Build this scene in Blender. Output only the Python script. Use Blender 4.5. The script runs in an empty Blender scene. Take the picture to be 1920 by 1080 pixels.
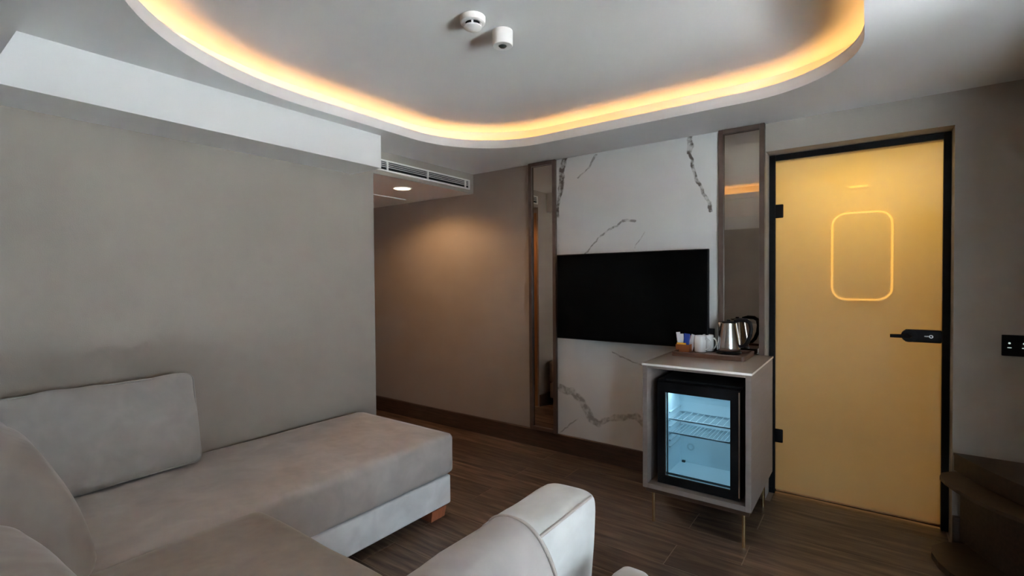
import bpy, bmesh, math, random
from mathutils import Vector, Matrix, noise
R = math.radians
scene = bpy.context.scene
COL = scene.collection

# ------------------------------------------------------------------ camera
cam = bpy.data.cameras.new('camera'); cam_o = bpy.data.objects.new('camera', cam); COL.objects.link(cam_o)
yaw, pitch, roll, F = 0.63100708, -0.01819295, -0.00764487, 918.403
cy, sy, cp, sp = math.cos(yaw), math.sin(yaw), math.cos(pitch), math.sin(pitch)
fw = Vector((-sy*cp, cy*cp, sp)); rt = Vector((cy, sy, 0)); up = rt.cross(fw)
r2 = math.cos(roll)*rt + math.sin(roll)*up; u2 = -math.sin(roll)*rt + math.cos(roll)*up
M = Matrix((r2, u2, -fw)).transposed().to_4x4(); M.translation = Vector((0, 0, 1.32))
cam_o.matrix_world = M
cam.sensor_width = 36; cam.lens = F/1920*36; cam.clip_start = 0.02
scene.camera = cam_o

# ------------------------------------------------------------------ light and exposure
vs = scene.view_settings
vs.view_transform = 'Standard'; vs.look = 'None'; vs.gamma = 1; vs.use_curve_mapping = False
vs.exposure = 0.0
world = bpy.data.worlds.new('sky'); scene.world = world; world.use_nodes = True
bg = world.node_tree.nodes['Background']
bg.inputs[0].default_value = (0.72, 0.87, 1.0, 1); bg.inputs[1].default_value = 10.0
pl = bpy.data.lights.new('window_portal', 'AREA'); pl.shape = 'RECTANGLE'; pl.size = 2.0; pl.size_y = 2.0
pl.cycles.is_portal = True
po = bpy.data.objects.new('window_portal', pl); COL.objects.link(po)
po.location = (3.74, 0.975, 1.02); po.rotation_euler = (R(90), 0, R(90))
sun = bpy.data.lights.new('sun', 'SUN'); sun.energy = 390; sun.angle = R(.5); sun.color = (1, 1, 1)
sun_o = bpy.data.objects.new('sun', sun); COL.objects.link(sun_o)
sun_o.rotation_euler = Vector((.20, .15, .97)).to_track_quat('Z', 'Y').to_euler()
pl2 = bpy.data.lights.new('corner_window_portal', 'AREA'); pl2.shape = 'RECTANGLE'; pl2.size = 2.05; pl2.size_y = 2.0
pl2.cycles.is_portal = True
po2 = bpy.data.objects.new('corner_window_portal', pl2); COL.objects.link(po2)
po2.location = (2.4, -1.49, 1.02); po2.rotation_euler = (R(-90), 0, 0)
scene.cycles.max_bounces = 10; scene.cycles.diffuse_bounces = 7; scene.cycles.glossy_bounces = 5
scene.cycles.transparent_max_bounces = 12
scene.cycles.caustics_reflective = False; scene.cycles.caustics_refractive = False
scene.cycles.sample_clamp_indirect = 0; scene.cycles.use_denoising = True

# ------------------------------------------------------------------ materials
def new_mat(name):
    m = bpy.data.materials.new(name); m.use_nodes = True
    nt = m.node_tree; return m, nt, nt.nodes['Principled BSDF'], nt.nodes['Material Output']
def setp(b, **k):
    for n, v in k.items():
        b.inputs[n.replace('_', ' ')].default_value = v
def mat(name, c, rough=0.5, metal=0.0, var=0.0, scale=8, bump=0.0, bscale=60, sheen=0.0, coat=0.0, spec=0.5, stretch=(1, 1, 1)):
    m, nt, b, o = new_mat(name)
    b.inputs['Base Color'].default_value = (*c, 1); b.inputs['Roughness'].default_value = rough
    b.inputs['Metallic'].default_value = metal; b.inputs['Sheen Weight'].default_value = sheen
    b.inputs['Sheen Roughness'].default_value = 0.4
    b.inputs['Coat Weight'].default_value = coat; b.inputs['Specular IOR Level'].default_value = spec
    tc = nt.nodes.new('ShaderNodeTexCoord'); mp = nt.nodes.new('ShaderNodeMapping')
    nt.links.new(tc.outputs['Object'], mp.inputs[0]); mp.inputs['Scale'].default_value = stretch
    if var:
        n = nt.nodes.new('ShaderNodeTexNoise'); n.inputs['Scale'].default_value = scale; n.inputs['Detail'].default_value = 5
        nt.links.new(mp.outputs[0], n.inputs[0])
        r = nt.nodes.new('ShaderNodeValToRGB')
        r.color_ramp.elements[0].position = .3; r.color_ramp.elements[1].position = .7
        r.color_ramp.elements[0].color = tuple(max(0, x*(1-var)) for x in c)+(1,)
        r.color_ramp.elements[1].color = tuple(min(1, x*(1+var)) for x in c)+(1,)
        nt.links.new(n.outputs[0], r.inputs[0]); nt.links.new(r.outputs[0], b.inputs['Base Color'])
    if bump:
        n2 = nt.nodes.new('ShaderNodeTexNoise'); n2.inputs['Scale'].default_value = bscale; n2.inputs['Detail'].default_value = 3
        nt.links.new(mp.outputs[0], n2.inputs[0])
        bp = nt.nodes.new('ShaderNodeBump'); bp.inputs['Strength'].default_value = bump; bp.inputs['Distance'].default_value = .01
        nt.links.new(n2.outputs[0], bp.inputs['Height']); nt.links.new(bp.outputs[0], b.inputs['Normal'])
    return m
def emis(name, c, s):
    m, nt, b, o = new_mat(name)
    setp(b, Base_Color=(*c, 1), Emission_Color=(*c, 1), Emission_Strength=s); return m

MAT = {}
MAT['wall'] = mat('taupe_wallpaper', (.355, .315, .275), .75, var=.04, scale=3, bump=.12, bscale=220)
MAT['white'] = mat('white_plaster', (.72, .72, .715), .8, var=.015, scale=2)
MAT['plastic'] = mat('white_plastic', (.82, .81, .79), .4)
MAT['black'] = mat('black_metal', (.005, .005, .006), .45, spec=.15)
MAT['gap'] = mat('dark_gap', (.01, .01, .01), .9)
MAT['tvscreen'] = mat('tv_screen', (.003, .003, .003), .12, spec=.03)
MAT['frame'] = mat('bronze_frame', (.10, .066, .052), .4, metal=.0, var=.1, scale=20)
MAT['mirror'] = mat('bronze_mirror', (.50, .43, .37), .02, metal=1.0)
MAT['taupe'] = mat('taupe_laminate', (.225, .185, .168), .45, var=.06, scale=5, stretch=(1, 1, 12))
MAT['stone'] = mat('stone_top', (.48, .44, .41), .12, var=.04, scale=6)
MAT['stone_edge'] = mat('stone_edge', (.85, .83, .80), .3)
MAT['brass'] = mat('brass', (.83, .62, .33), .25, metal=1.0)
MAT['steel'] = mat('brushed_steel', (.72, .71, .70), .22, metal=1.0, bump=.03, bscale=300, stretch=(1, 1, .05))
MAT['ceramic'] = mat('white_ceramic', (.85, .86, .86), .12)
MAT['darkwood'] = mat('dark_wood', (.06, .032, .02), .4, var=.35, scale=6, stretch=(1, 12, 12))
MAT['walnut'] = mat('walnut', (.115, .055, .035), .4, var=.35, scale=5, stretch=(2, 14, 14))
MAT['console'] = mat('console_wood', (.042, .021, .009), .45, var=.25, scale=4, stretch=(2, 12, 12))
MAT['oak'] = mat('oak_door', (.42, .22, .09), .5, var=.2, scale=4, stretch=(10, 10, .8))
MAT['legwood'] = mat('leg_wood', (.40, .13, .06), .45, var=.2, scale=6, stretch=(8, 8, 1))
MAT['caddy'] = mat('caddy_leather', (.30, .09, .025), .5)
MAT['yellow'] = mat('yellow_card', (.85, .42, .03), .5)
MAT['blue'] = mat('blue_foil', (.02, .06, .35), .3)
MAT['paper'] = mat('white_paper', (.8, .8, .82), .5)
MAT['grout'] = mat('grout', (.30, .245, .20), .8)
MAT['lining'] = mat('fridge_lining', (.74, .84, .88), .4)
MAT['wire'] = mat('white_wire', (.58, .66, .70), .4)
MAT['grey'] = mat('grey_lens', (.05, .07, .07), .2)
MAT['terrace'] = mat('terrace_tile', (.66, .69, .72), .6)
MAT['bath'] = mat('bathroom_tile', (.72, .60, .40), .5)
MAT['led'] = emis('amber_led', (1, .52, .15), 18)
MAT['bulb'] = emis('warm_bulb', (1, .72, .42), 22)
MAT['icon'] = emis('switch_icon', (.8, 1, .95), .7)
MAT['ring'] = emis('ring_light', (1, .62, .16), 2.6)
MAT['curtain'] = mat('sheer_curtain', (.75, .75, .74), .8, sheen=.3)

def velvet(name, c):
    m, nt, b, o = new_mat(name)
    tc = nt.nodes.new('ShaderNodeTexCoord')
    n = nt.nodes.new('ShaderNodeTexNoise'); n.inputs['Scale'].default_value = 7; n.inputs['Detail'].default_value = 5
    n.inputs['Distortion'].default_value = .6
    nt.links.new(tc.outputs['Object'], n.inputs[0])
    r = nt.nodes.new('ShaderNodeValToRGB')
    r.color_ramp.elements[0].position = .35; r.color_ramp.elements[1].position = .68
    r.color_ramp.elements[0].color = tuple(x*.89 for x in c)+(1,); r.color_ramp.elements[1].color = tuple(min(1, x*1.07) for x in c)+(1,)
    nt.links.new(n.outputs[0], r.inputs[0]); nt.links.new(r.outputs[0], b.inputs['Base Color'])
    setp(b, Roughness=.85, Sheen_Weight=.35, Sheen_Roughness=.35, Specular_IOR_Level=.2)
    n2 = nt.nodes.new('ShaderNodeTexNoise'); n2.inputs['Scale'].default_value = 9; n2.inputs['Detail'].default_value = 2
    nt.links.new(tc.outputs['Object'], n2.inputs[0])
    bp = nt.nodes.new('ShaderNodeBump'); bp.inputs['Strength'].default_value = .16; bp.inputs['Distance'].default_value = .05
    nt.links.new(n2.outputs[0], bp.inputs['Height']); nt.links.new(bp.outputs[0], b.inputs['Normal'])
    return m
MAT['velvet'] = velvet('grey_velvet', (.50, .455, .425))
MAT['velvet_lit'] = velvet('lit_velvet', (.80, .80, .81))  # sofa velvet lightened, painting in the light on its low bases
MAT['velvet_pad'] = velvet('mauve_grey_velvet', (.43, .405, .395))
MAT['velvet_arm'] = velvet('lit_arm_velvet', (.66, .68, .675))  # sofa velvet again, window light on the armrest put into the colour
MAT['velvet_shaded'] = velvet('shaded_velvet', (.34, .298, .268))  # sofa velvet darkened, painting in the shade over seat and corner cushions

def plank_mat():
    m, nt, b, o = new_mat('wood_look_tile')
    N, L = nt.nodes.new, nt.links.new
    tc = N('ShaderNodeTexCoord'); oi = N('ShaderNodeObjectInfo')
    sc = N('ShaderNodeVectorMath'); sc.operation = 'SCALE'; sc.inputs[0].default_value = (37, 91, 13); L(oi.outputs['Random'], sc.inputs['Scale'])
    ad = N('ShaderNodeVectorMath'); L(tc.outputs['Object'], ad.inputs[0]); L(sc.outputs[0], ad.inputs[1])
    mp = N('ShaderNodeMapping'); mp.inputs['Scale'].default_value = (1.6, 17, 1); L(ad.outputs[0], mp.inputs[0])
    n = N('ShaderNodeTexNoise'); n.inputs['Scale'].default_value = 2.2; n.inputs['Detail'].default_value = 7; n.inputs['Distortion'].default_value = .5
    L(mp.outputs[0], n.inputs[0])
    r = N('ShaderNodeValToRGB'); e = r.color_ramp.elements
    e[0].position = .28; e[0].color = (.045, .027, .017, 1); e[1].position = .72; e[1].color = (.215, .148, .106, 1)
    x = e.new(.5); x.color = (.115, .075, .052, 1)
    L(n.outputs[0], r.inputs[0])
    hs = N('ShaderNodeHueSaturation'); mr = N('ShaderNodeMapRange'); mr.inputs[3].default_value = .8; mr.inputs[4].default_value = 1.18
    L(oi.outputs['Random'], mr.inputs[0]); L(mr.outputs[0], hs.inputs['Value']); L(r.outputs[0], hs.inputs['Color'])
    L(hs.outputs[0], b.inputs['Base Color'])
    bp = N('ShaderNodeBump'); bp.inputs['Strength'].default_value = .12; bp.inputs['Distance'].default_value = .004
    L(n.outputs[0], bp.inputs['Height']); L(bp.outputs[0], b.inputs['Normal'])
    setp(b, Roughness=.42, Specular_IOR_Level=.4)
    return m
MAT['cushion'] = velvet('sage_grey_velvet', (.45, .435, .41))
MAT['plank'] = plank_mat()

def marble_mat():
    m, nt, b, o = new_mat('veined_marble')
    N, L = nt.nodes.new, nt.links.new
    tc0 = N('ShaderNodeTexCoord'); tc_ = N('ShaderNodeVectorMath'); L(tc0.outputs['Object'], tc_.inputs[0]); tc_.inputs[1].default_value = (-1.3355, 0, .139)
    tc = type('o', (), {'outputs': {'Object': tc_.outputs[0]}})
    ns = N('ShaderNodeTexNoise'); ns.inputs['Scale'].default_value = 11; ns.inputs['Detail'].default_value = 6; L(tc.outputs['Object'], ns.inputs[0])
    sb = N('ShaderNodeVectorMath'); sb.operation = 'SUBTRACT'; L(ns.outputs['Color'], sb.inputs[0]); sb.inputs[1].default_value = (.5, .5, .5)
    sc = N('ShaderNodeVectorMath'); sc.operation = 'SCALE'; L(sb.outputs[0], sc.inputs[0]); sc.inputs['Scale'].default_value = .055
    ad = N('ShaderNodeVectorMath'); L(tc.outputs['Object'], ad.inputs[0]); L(sc.outputs[0], ad.inputs[1])
    fl = N('ShaderNodeVectorMath'); fl.operation = 'MULTIPLY'; L(ad.outputs[0], fl.inputs[0]); fl.inputs[1].default_value = (1, 0, 1)
    P = fl.outputs[0]
    veins = [  # (x, z) points on the slab, width, strength
        ([(-1.850, 2.22), (-1.869, 2.092), (-1.893, 1.955), (-1.908, 1.795)], (.026, .012), 1.0),
        ([(-1.591, 2.201), (-1.646, 2.121), (-1.734, 2.067)], (.012, .004), .6),
        ([(-.928, 2.24), (-.931, 2.123)], (.024, .009), 1.0),
        ([(-.931, 2.123), (-.911, 2.019), (-.885, 1.931), (-.852, 1.877), (-.814, 1.789), (-.807, 1.738)], (.009, .011), 1.0),
        ([(-1.292, 1.708), (-1.389, 1.723), (-1.421, 1.681), (-1.493, 1.667), (-1.606, 1.578), (-1.684, 1.504)], (.008, .005), .7),
        ([(-1.228, 1.632), (-1.304, 1.527)], (.005, .003), .5),
        ([(-1.93, .495), (-1.788, .472), (-1.699, .404), (-1.634, .296), (-1.583, .273)], (.028, .026), .62),
        ([(-1.583, .273), (-1.467, .331), (-1.289, .371), (-1.2, .30)], (.012, .030), .62),
        ([(-1.465, .798), (-1.249, .725)], (.007, .004), .55),
        ([(-1.905, .15), (-1.744, .278)], (.004, .006), .5)]
    acc = None
    for pts, (w0, w1), s in veins:
        k = len(pts)-1
        for i in range(k):
            a = Vector((pts[i][0], 0, pts[i][1])); c = Vector((pts[i+1][0], 0, pts[i+1][1])); d = c-a
            v1 = N('ShaderNodeVectorMath'); v1.operation = 'SUBTRACT'; L(P, v1.inputs[0]); v1.inputs[1].default_value = a
            v2 = N('ShaderNodeVectorMath'); v2.operation = 'DOT_PRODUCT'; L(v1.outputs[0], v2.inputs[0]); v2.inputs[1].default_value = d/d.length_squared
            cl = N('ShaderNodeClamp'); L(v2.outputs['Value'], cl.inputs[0])
            v3 = N('ShaderNodeVectorMath'); v3.operation = 'SCALE'; v3.inputs[0].default_value = d; L(cl.outputs[0], v3.inputs['Scale'])
            v4 = N('ShaderNodeVectorMath'); v4.operation = 'DISTANCE'; L(v1.outputs[0], v4.inputs[0]); L(v3.outputs[0], v4.inputs[1])
            w = w0+(w1-w0)*(i+.5)/k
            mr = N('ShaderNodeMapRange'); mr.interpolation_type = 'SMOOTHSTEP'; L(v4.outputs['Value'], mr.inputs[0])
            mr.inputs[1].default_value = w*.7; mr.inputs[2].default_value = w*1.3; mr.inputs[3].default_value = s; mr.inputs[4].default_value = 0
            if acc is None: acc = mr.outputs[0]
            else:
                mx = N('ShaderNodeMath'); mx.operation = 'MAXIMUM'; L(acc, mx.inputs[0]); L(mr.outputs[0], mx.inputs[1]); acc = mx.outputs[0]
    br = N('ShaderNodeTexNoise'); br.inputs['Scale'].default_value = 26; br.inputs['Detail'].default_value = 4; L(tc.outputs['Object'], br.inputs[0])
    bm_ = N('ShaderNodeMapRange'); L(br.outputs[0], bm_.inputs[0]); bm_.inputs[1].default_value = .36; bm_.inputs[2].default_value = .56; bm_.inputs[3].default_value = .25; bm_.inputs[4].default_value = 1
    ml = N('ShaderNodeMath'); ml.operation = 'MULTIPLY'; L(acc, ml.inputs[0]); L(bm_.outputs[0], ml.inputs[1])
    cn = N('ShaderNodeTexNoise'); cn.inputs['Scale'].default_value = 1.8; cn.inputs['Detail'].default_value = 4; L(tc.outputs['Object'], cn.inputs[0])
    cr = N('ShaderNodeValToRGB'); cr.color_ramp.elements[0].position = .3; cr.color_ramp.elements[1].position = .7
    cr.color_ramp.elements[0].color = (.60, .60, .585, 1); cr.color_ramp.elements[1].color = (.68, .68, .665, 1); L(cn.outputs[0], cr.inputs[0])
    mix = N('ShaderNodeMix'); mix.data_type = 'RGBA'; L(ml.outputs[0], mix.inputs[0]); L(cr.outputs[0], mix.inputs[6]); mix.inputs[7].default_value = (.13, .115, .10, 1)
    L(mix.outputs[2], b.inputs['Base Color']); setp(b, Roughness=.22)
    return m
MAT['marble'] = marble_mat()

def door_glass():
    m, nt, b, o = new_mat('frosted_yellow_glass'); nt.nodes.remove(b)
    N, L = nt.nodes.new, nt.links.new
    tl = N('ShaderNodeBsdfTranslucent'); tl.inputs[0].default_value = (.86, .76, .36, 1)
    df = N('ShaderNodeBsdfDiffuse'); df.inputs[0].default_value = (.58, .54, .34, 1)
    tr = N('ShaderNodeBsdfTransparent'); tr.inputs[0].default_value = (.9, .78, .45, 1)
    gl = N('ShaderNodeBsdfGlossy'); gl.inputs['Roughness'].default_value = .02; gl.inputs[0].default_value = (1, 1, 1, 1)
    m1 = N('ShaderNodeMixShader'); m1.inputs[0].default_value = .46; L(tl.outputs[0], m1.inputs[1]); L(df.outputs[0], m1.inputs[2])
    m2 = N('ShaderNodeMixShader'); m2.inputs[0].default_value = .25; L(m1.outputs[0], m2.inputs[1]); L(tr.outputs[0], m2.inputs[2])
    fr = N('ShaderNodeFresnel'); fr.inputs[0].default_value = 1.5
    m3 = N('ShaderNodeMixShader'); L(fr.outputs[0], m3.inputs[0]); L(m2.outputs[0], m3.inputs[1]); L(gl.outputs[0], m3.inputs[2])
    L(m3.outputs[0], o.inputs[0]); return m
MAT['doorglass'] = door_glass()
def clear_glass(name, tint, fac_spec=1.0):
    m, nt, b, o = new_mat(name); nt.nodes.remove(b)
    N, L = nt.nodes.new, nt.links.new
    tr = N('ShaderNodeBsdfTransparent'); tr.inputs[0].default_value = (*tint, 1)
    gl = N('ShaderNodeBsdfGlossy'); gl.inputs['Roughness'].default_value = .01
    fr = N('ShaderNodeFresnel'); fr.inputs[0].default_value = 1.45
    m3 = N('ShaderNodeMixShader'); L(fr.outputs[0], m3.inputs[0]); L(tr.outputs[0], m3.inputs[1]); L(gl.outputs[0], m3.inputs[2])
    L(m3.outputs[0], o.inputs[0]); return m
MAT['pane'] = clear_glass('window_glass', (.97, .98, .98))
MAT['fridgeglass'] = clear_glass('fridge_glass', (.72, .84, .88))

# ------------------------------------------------------------------ helpers
ORIGIN = {}
def thing(name, label, cat, loc=(0, 0, 0), group=None, kind=None):
    o = bpy.data.objects.new(name, None); o.empty_display_size = .05; COL.objects.link(o)
    o.location = loc; ORIGIN[o.name] = Vector(loc); tag(o, label, cat, group, kind); return o
def tag(o, label=None, cat=None, group=None, kind=None):
    if label: o['label'] = label
    if cat: o['category'] = cat
    if group: o['group'] = group
    if kind: o['kind'] = kind
    return o
def obj(name, bm, m, parent=None, smooth=False, angle=40):
    """bm in world coordinates -> one mesh object"""
    bmesh.ops.recalc_face_normals(bm, faces=bm.faces[:])
    me = bpy.data.meshes.new(name)
    if parent is None:
        xs = [v.co for v in bm.verts]
        lo = Vector((min(v.x for v in xs), min(v.y for v in xs), min(v.z for v in xs)))
        hi = Vector((max(v.x for v in xs), max(v.y for v in xs), max(v.z for v in xs)))
        org = Vector(((lo.x+hi.x)/2, (lo.y+hi.y)/2, lo.z))
    else: org = ORIGIN[parent.name]
    bmesh.ops.translate(bm, verts=bm.verts[:], vec=-org)
    bm.to_mesh(me); bm.free()
    for mm in (m if isinstance(m, (list, tuple)) else [m]): me.materials.append(MAT[mm] if isinstance(mm, str) else mm)
    if smooth:
        for p in me.polygons: p.use_smooth = True
        try: me.set_sharp_from_angle(angle=R(angle))
        except Exception: pass
    o = bpy.data.objects.new(name, me); COL.objects.link(o)
    ORIGIN[o.name] = org
    if parent is None: o.location = org
    else: o.parent = parent
    return o
def add_box(bm, x0, x1, y0, y1, z0, z1, bev=0, seg=2, rot=None, mi=0):
    r = bmesh.ops.create_cube(bm, size=1); vs_ = r['verts']
    for v in vs_: v.co = Vector((x0+(v.co.x+.5)*(x1-x0), y0+(v.co.y+.5)*(y1-y0), z0+(v.co.z+.5)*(z1-z0)))
    fs = set(f for v in vs_ for f in v.link_faces)
    for f in fs: f.material_index = mi
    if bev:
        es = list(set(e for v in vs_ for e in v.link_edges))
        rr = bmesh.ops.bevel(bm, geom=es, offset=bev, segments=seg, affect='EDGES', profile=.5)
        vs_ = list(set(vs_) | set(rr['verts'])); vs_ = [v for v in vs_ if v.is_valid]
    if rot:
        c, ang, ax = rot
        bmesh.ops.rotate(bm, verts=vs_, cent=c, matrix=Matrix.Rotation(ang, 3, ax))
    return vs_
def box(name, m, parent, *d, bev=0, seg=2, smooth=None, rot=None):
    bm = bmesh.new(); add_box(bm, *d, bev=bev, seg=seg, rot=rot)
    return obj(name, bm, m, parent, smooth=(bev > 0 if smooth is None else smooth))
def add_tube(bm, pts, r, n=10, cap=True, closed=False):
    pts = [Vector(p) for p in pts]; rings = []; k = len(pts)
    rad = r if isinstance(r, (list, tuple)) else [r]*k
    prev = None
    for i, p in enumerate(pts):
        if closed: t = pts[(i+1) % k]-pts[i-1]
        else: t = pts[min(i+1, k-1)]-pts[max(i-1, 0)]
        t.normalize()
        if prev is None: a = t.orthogonal().normalized()
        else: a = (prev-t*prev.dot(t)).normalized()
        prev = a; b = t.cross(a)
        rings.append([bm.verts.new(p+rad[i]*(math.cos(2*math.pi*j/n)*a+math.sin(2*math.pi*j/n)*b)) for j in range(n)])
    for i in range(k if closed else k-1):
        A, B = rings[i], rings[(i+1) % k]
        for j in range(n): bm.faces.new((A[j], A[(j+1) % n], B[(j+1) % n], B[j]))
    if cap and not closed: bm.faces.new(rings[0]); bm.faces.new(rings[-1])
def add_lathe(bm, prof, c, n=40):
    rings = []
    for r, z in prof:
        if r < 1e-5: rings.append([bm.verts.new((c[0], c[1], c[2]+z))])
        else: rings.append([bm.verts.new((c[0]+r*math.cos(2*math.pi*j/n), c[1]+r*math.sin(2*math.pi*j/n), c[2]+z)) for j in range(n)])
    for A, B in zip(rings, rings[1:]):
        for j in range(n):
            if len(A) == 1 and len(B) == 1: continue
            if len(A) == 1: bm.faces.new((A[0], B[j], B[(j+1) % n]))
            elif len(B) == 1: bm.faces.new((A[j], A[(j+1) % n], B[0]))
            else: bm.faces.new((A[j], A[(j+1) % n], B[(j+1) % n], B[j]))
def tube(name, m, parent, pts, r, n=10, **k):
    bm = bmesh.new(); add_tube(bm, pts, r, n, **k); return obj(name, bm, m, parent, smooth=True)
def lathe(name, m, parent, prof, c, n=40, angle=40):
    bm = bmesh.new(); add_lathe(bm, prof, c, n); return obj(name, bm, m, parent, smooth=True, angle=angle)
def add_prism(bm, loop, z0, z1):
    a = [bm.verts.new((x, y, z0)) for x, y in loop]; b = [bm.verts.new((x, y, z1)) for x, y in loop]
    n = len(loop); bm.faces.new(a); bm.faces.new(b)
    for i in range(n): bm.faces.new((a[i], a[(i+1) % n], b[(i+1) % n], b[i]))
def soft(name, m, parent, cx, cy_, cz, sx, sy_, sz, r=.06, bulge=(0, 0, 0), n=22, wob=.006, wscale=5, seed=0, rot=None, shape=None):
    """upholstered block: rounded box whose faces bulge; sx.. are half sizes"""
    bm = bmesh.new(); bmesh.ops.create_cube(bm, size=2)
    bmesh.ops.subdivide_edges(bm, edges=bm.edges[:], cuts=n, use_grid_fill=True)
    H = (sx, sy_, sz)
    for v in bm.verts:
        u = v.co.copy(); q = []
        rr = [min(r, H[i]*.98) for i in range(3)]
        # even arc spacing near edges
        p = Vector([u[i]*H[i] for i in range(3)])
        inner = Vector([max(-(H[i]-rr[i]), min(H[i]-rr[i], p[i])) for i in range(3)])
        d = p-inner
        e = Vector([d[i]/rr[i] for i in range(3)])
        if e.length > 1e-6:
            mx = max(abs(e[0]), abs(e[1]), abs(e[2])); e = e.normalized()*mx
        p = Vector([inner[i]+e[i]*rr[i] for i in range(3)])
        for i in range(3):
            if bulge[i]:
                j, k = (i+1) % 3, (i+2) % 3
                f = (1-abs(p[j]/H[j])**2.2)*(1-abs(p[k]/H[k])**2.2)
                p[i] += bulge[i]*max(0, f)*(p[i]/H[i])
        nn = p.normalized()
        p += nn*wob*noise.noise((p+Vector((seed*7.1, seed*3.3, seed)))*wscale)
        if shape: p = shape(p)
        v.co = p
    c = Vector((cx, cy_, cz))
    if rot: bmesh.ops.rotate(bm, verts=bm.verts[:], cent=(0, 0, 0), matrix=rot)
    bmesh.ops.translate(bm, verts=bm.verts[:], vec=c)
    return obj(name, bm, m, parent, smooth=True, angle=80)
def dup_children(src, dst, off):
    for ch in list(src.children):
        c = ch.copy(); COL.objects.link(c); c.parent = dst
        for g in ch.children:
            d = g.copy(); COL.objects.link(d); d.parent = c

# ------------------------------------------------------------------ structure
ZC = 2.22; WY = 3.22; LX = -2.756; LE = 2.167; RX = .69; RE = 2.05; FY = -1.3; WX = 3.6
S = 'structure'
def struct(name, bm, m, label, cat, parent=None, **k):
    return tag(obj(name, bm, m, parent, **k), label, cat, None, S)
# floor base + planks
bm = bmesh.new(); add_box(bm, -5.0, 3.75, FY, 5.1, -.12, -.0012)
floor = struct('floor', bm, 'grout', 'dark brown wood-look plank tile floor with thin pale joints', 'floor')
PW, PLn = .1985, 1.16
def zones(y):   # x extent of open floor for a row centred at y
    if y > WY: return (-.49, .325)
    if y > LE: return (-5.0, RX)
    if y > RE: return (LX, RX)
    return (LX, WX)
mesh_cache = {}
row = 0; y1 = 3.205
rows = []
y = y1
while y > FY+.05:
    rows.append((max(y-PW, FY), y)); y -= PW
rows.insert(0, (3.205, 3.44))
for ri, (ya, yb) in enumerate(rows):
    yc = (ya+yb)/2; xa, xb = zones(yc)
    off = -1.925 if ri % 2 == 1 else -1.63
    if ri % 4 == 3: off -= .0
    k = math.floor((xa-off)/PLn); x = off+k*PLn
    while x < xb:
        p0, p1 = max(x, xa), min(x+PLn, xb); x += PLn
        if p1-p0 < .03: continue
        key = (round(p1-p0, 3), round(yb-ya, 3))
        if key not in mesh_cache:
            b2 = bmesh.new(); lx, ly = (p1-p0)/2-.0016, (yb-ya)/2-.0016
            add_box(b2, -lx, lx, -ly, ly, -.0035, 0)
            top = [e for e in b2.edges if all(v.co.z > -.001 for v in e.verts)]
            bmesh.ops.bevel(b2, geom=top, offset=.0012, segments=1, affect='EDGES')
            me = bpy.data.meshes.new('plank'); b2.to_mesh(me); b2.free(); me.materials.append(MAT['plank']); mesh_cache[key] = me
        o = bpy.data.objects.new('plank', mesh_cache[key]); COL.objects.link(o); o.parent = floor
        o.location = Vector(((p0+p1)/2, yc, 0))-ORIGIN[floor.name]
# walls
DX0, DX1, DZ = -.497, .333, 2.056
bm = bmesh.new()
add_box(bm, -5.0, DX0, WY, WY+.24, 0, 2.5); add_box(bm, DX1, 1.2, WY, WY+.24, 0, 2.5); add_box(bm, DX0, DX1, WY, WY+.24, DZ, 2.5)
struct('wall_back', bm, 'wall', 'taupe wall behind the television, mirrors and glass door', 'wall')
bm = bmesh.new(); add_box(bm, -5.0, LX, FY, LE, 0, 2.5)
struct('wall_left', bm, 'wall', 'plain taupe wall along the chaise end of the sofa', 'wall')
bm = bmesh.new(); add_box(bm, RX, WX+.15, RE, WY, 0, 2.5)
struct('wall_right', bm, 'wall', 'taupe wall corner closing the room beside the curved console', 'wall')
VX0, VX1 = 1.4, 3.4
bm = bmesh.new(); add_box(bm, -5.0, VX0, FY-.2, FY, 0, 2.5); add_box(bm, VX1, WX+.15, FY-.2, FY, 0, 2.5)
add_box(bm, VX0, VX1, FY-.2, FY, 2.0, 2.5); add_box(bm, VX0, VX1, FY-.2, FY, 0, .04)
struct('wall_front', bm, 'wall', 'taupe wall behind the sofa back', 'wall')
bm = bmesh.new(); add_box(bm, .88, 1.0, FY, -.40, 0, 2.02)  # unseen wall, added to keep window light off sofa and left wall
struct('wall_light_block', bm, 'wall', 'unseen short taupe wall added to block window light right of the armchair', 'wall')
bm = bmesh.new(); add_box(bm, -5.2, -5.0, LE, WY, 0, 2.5)
struct('wall_corridor', bm, 'wall', 'taupe wall closing the far end of the corridor', 'wall')
WY0, WY1, WZ0, WZ1 = 0.0, 1.95, .04, 2.0
bm = bmesh.new()
add_box(bm, WX, WX+.15, FY, WY0, 0, 2.5); add_box(bm, WX, WX+.15, WY1, RE, 0, 2.5)
add_box(bm, WX, WX+.15, WY0, WY1, WZ1, 2.5); add_box(bm, WX, WX+.15, WY0, WY1, 0, WZ0)
struct('wall_window', bm, 'wall', 'taupe wall holding the wide balcony window', 'wall')
win = thing('window_1', 'wide balcony window with three tall panes in a black frame', 'window', (WX+.07, .975, WZ0), kind=S)
for nm, d in (('window_sill', (WX+.03, WX+.12, WY0, WY1, WZ0, WZ0+.05)), ('window_head', (WX+.03, WX+.12, WY0, WY1, WZ1-.05, WZ1))):
    box(nm, 'black', win, *d)
for i in range(4):
    yy = WY0+.025+i*(WY1-WY0-.05)/3
    box('window_stile', 'black', win, WX+.03, WX+.12, yy-.025, yy+.025, WZ0+.05, WZ1-.05)
for i in range(3):
    a = WY0+.05+i*(WY1-WY0-.05)/3; b_ = a+(WY1-WY0-.05)/3-.05
    box('pane', 'pane', win, WX+.07, WX+.076, a, b_, WZ0+.05, WZ1-.05)
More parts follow.
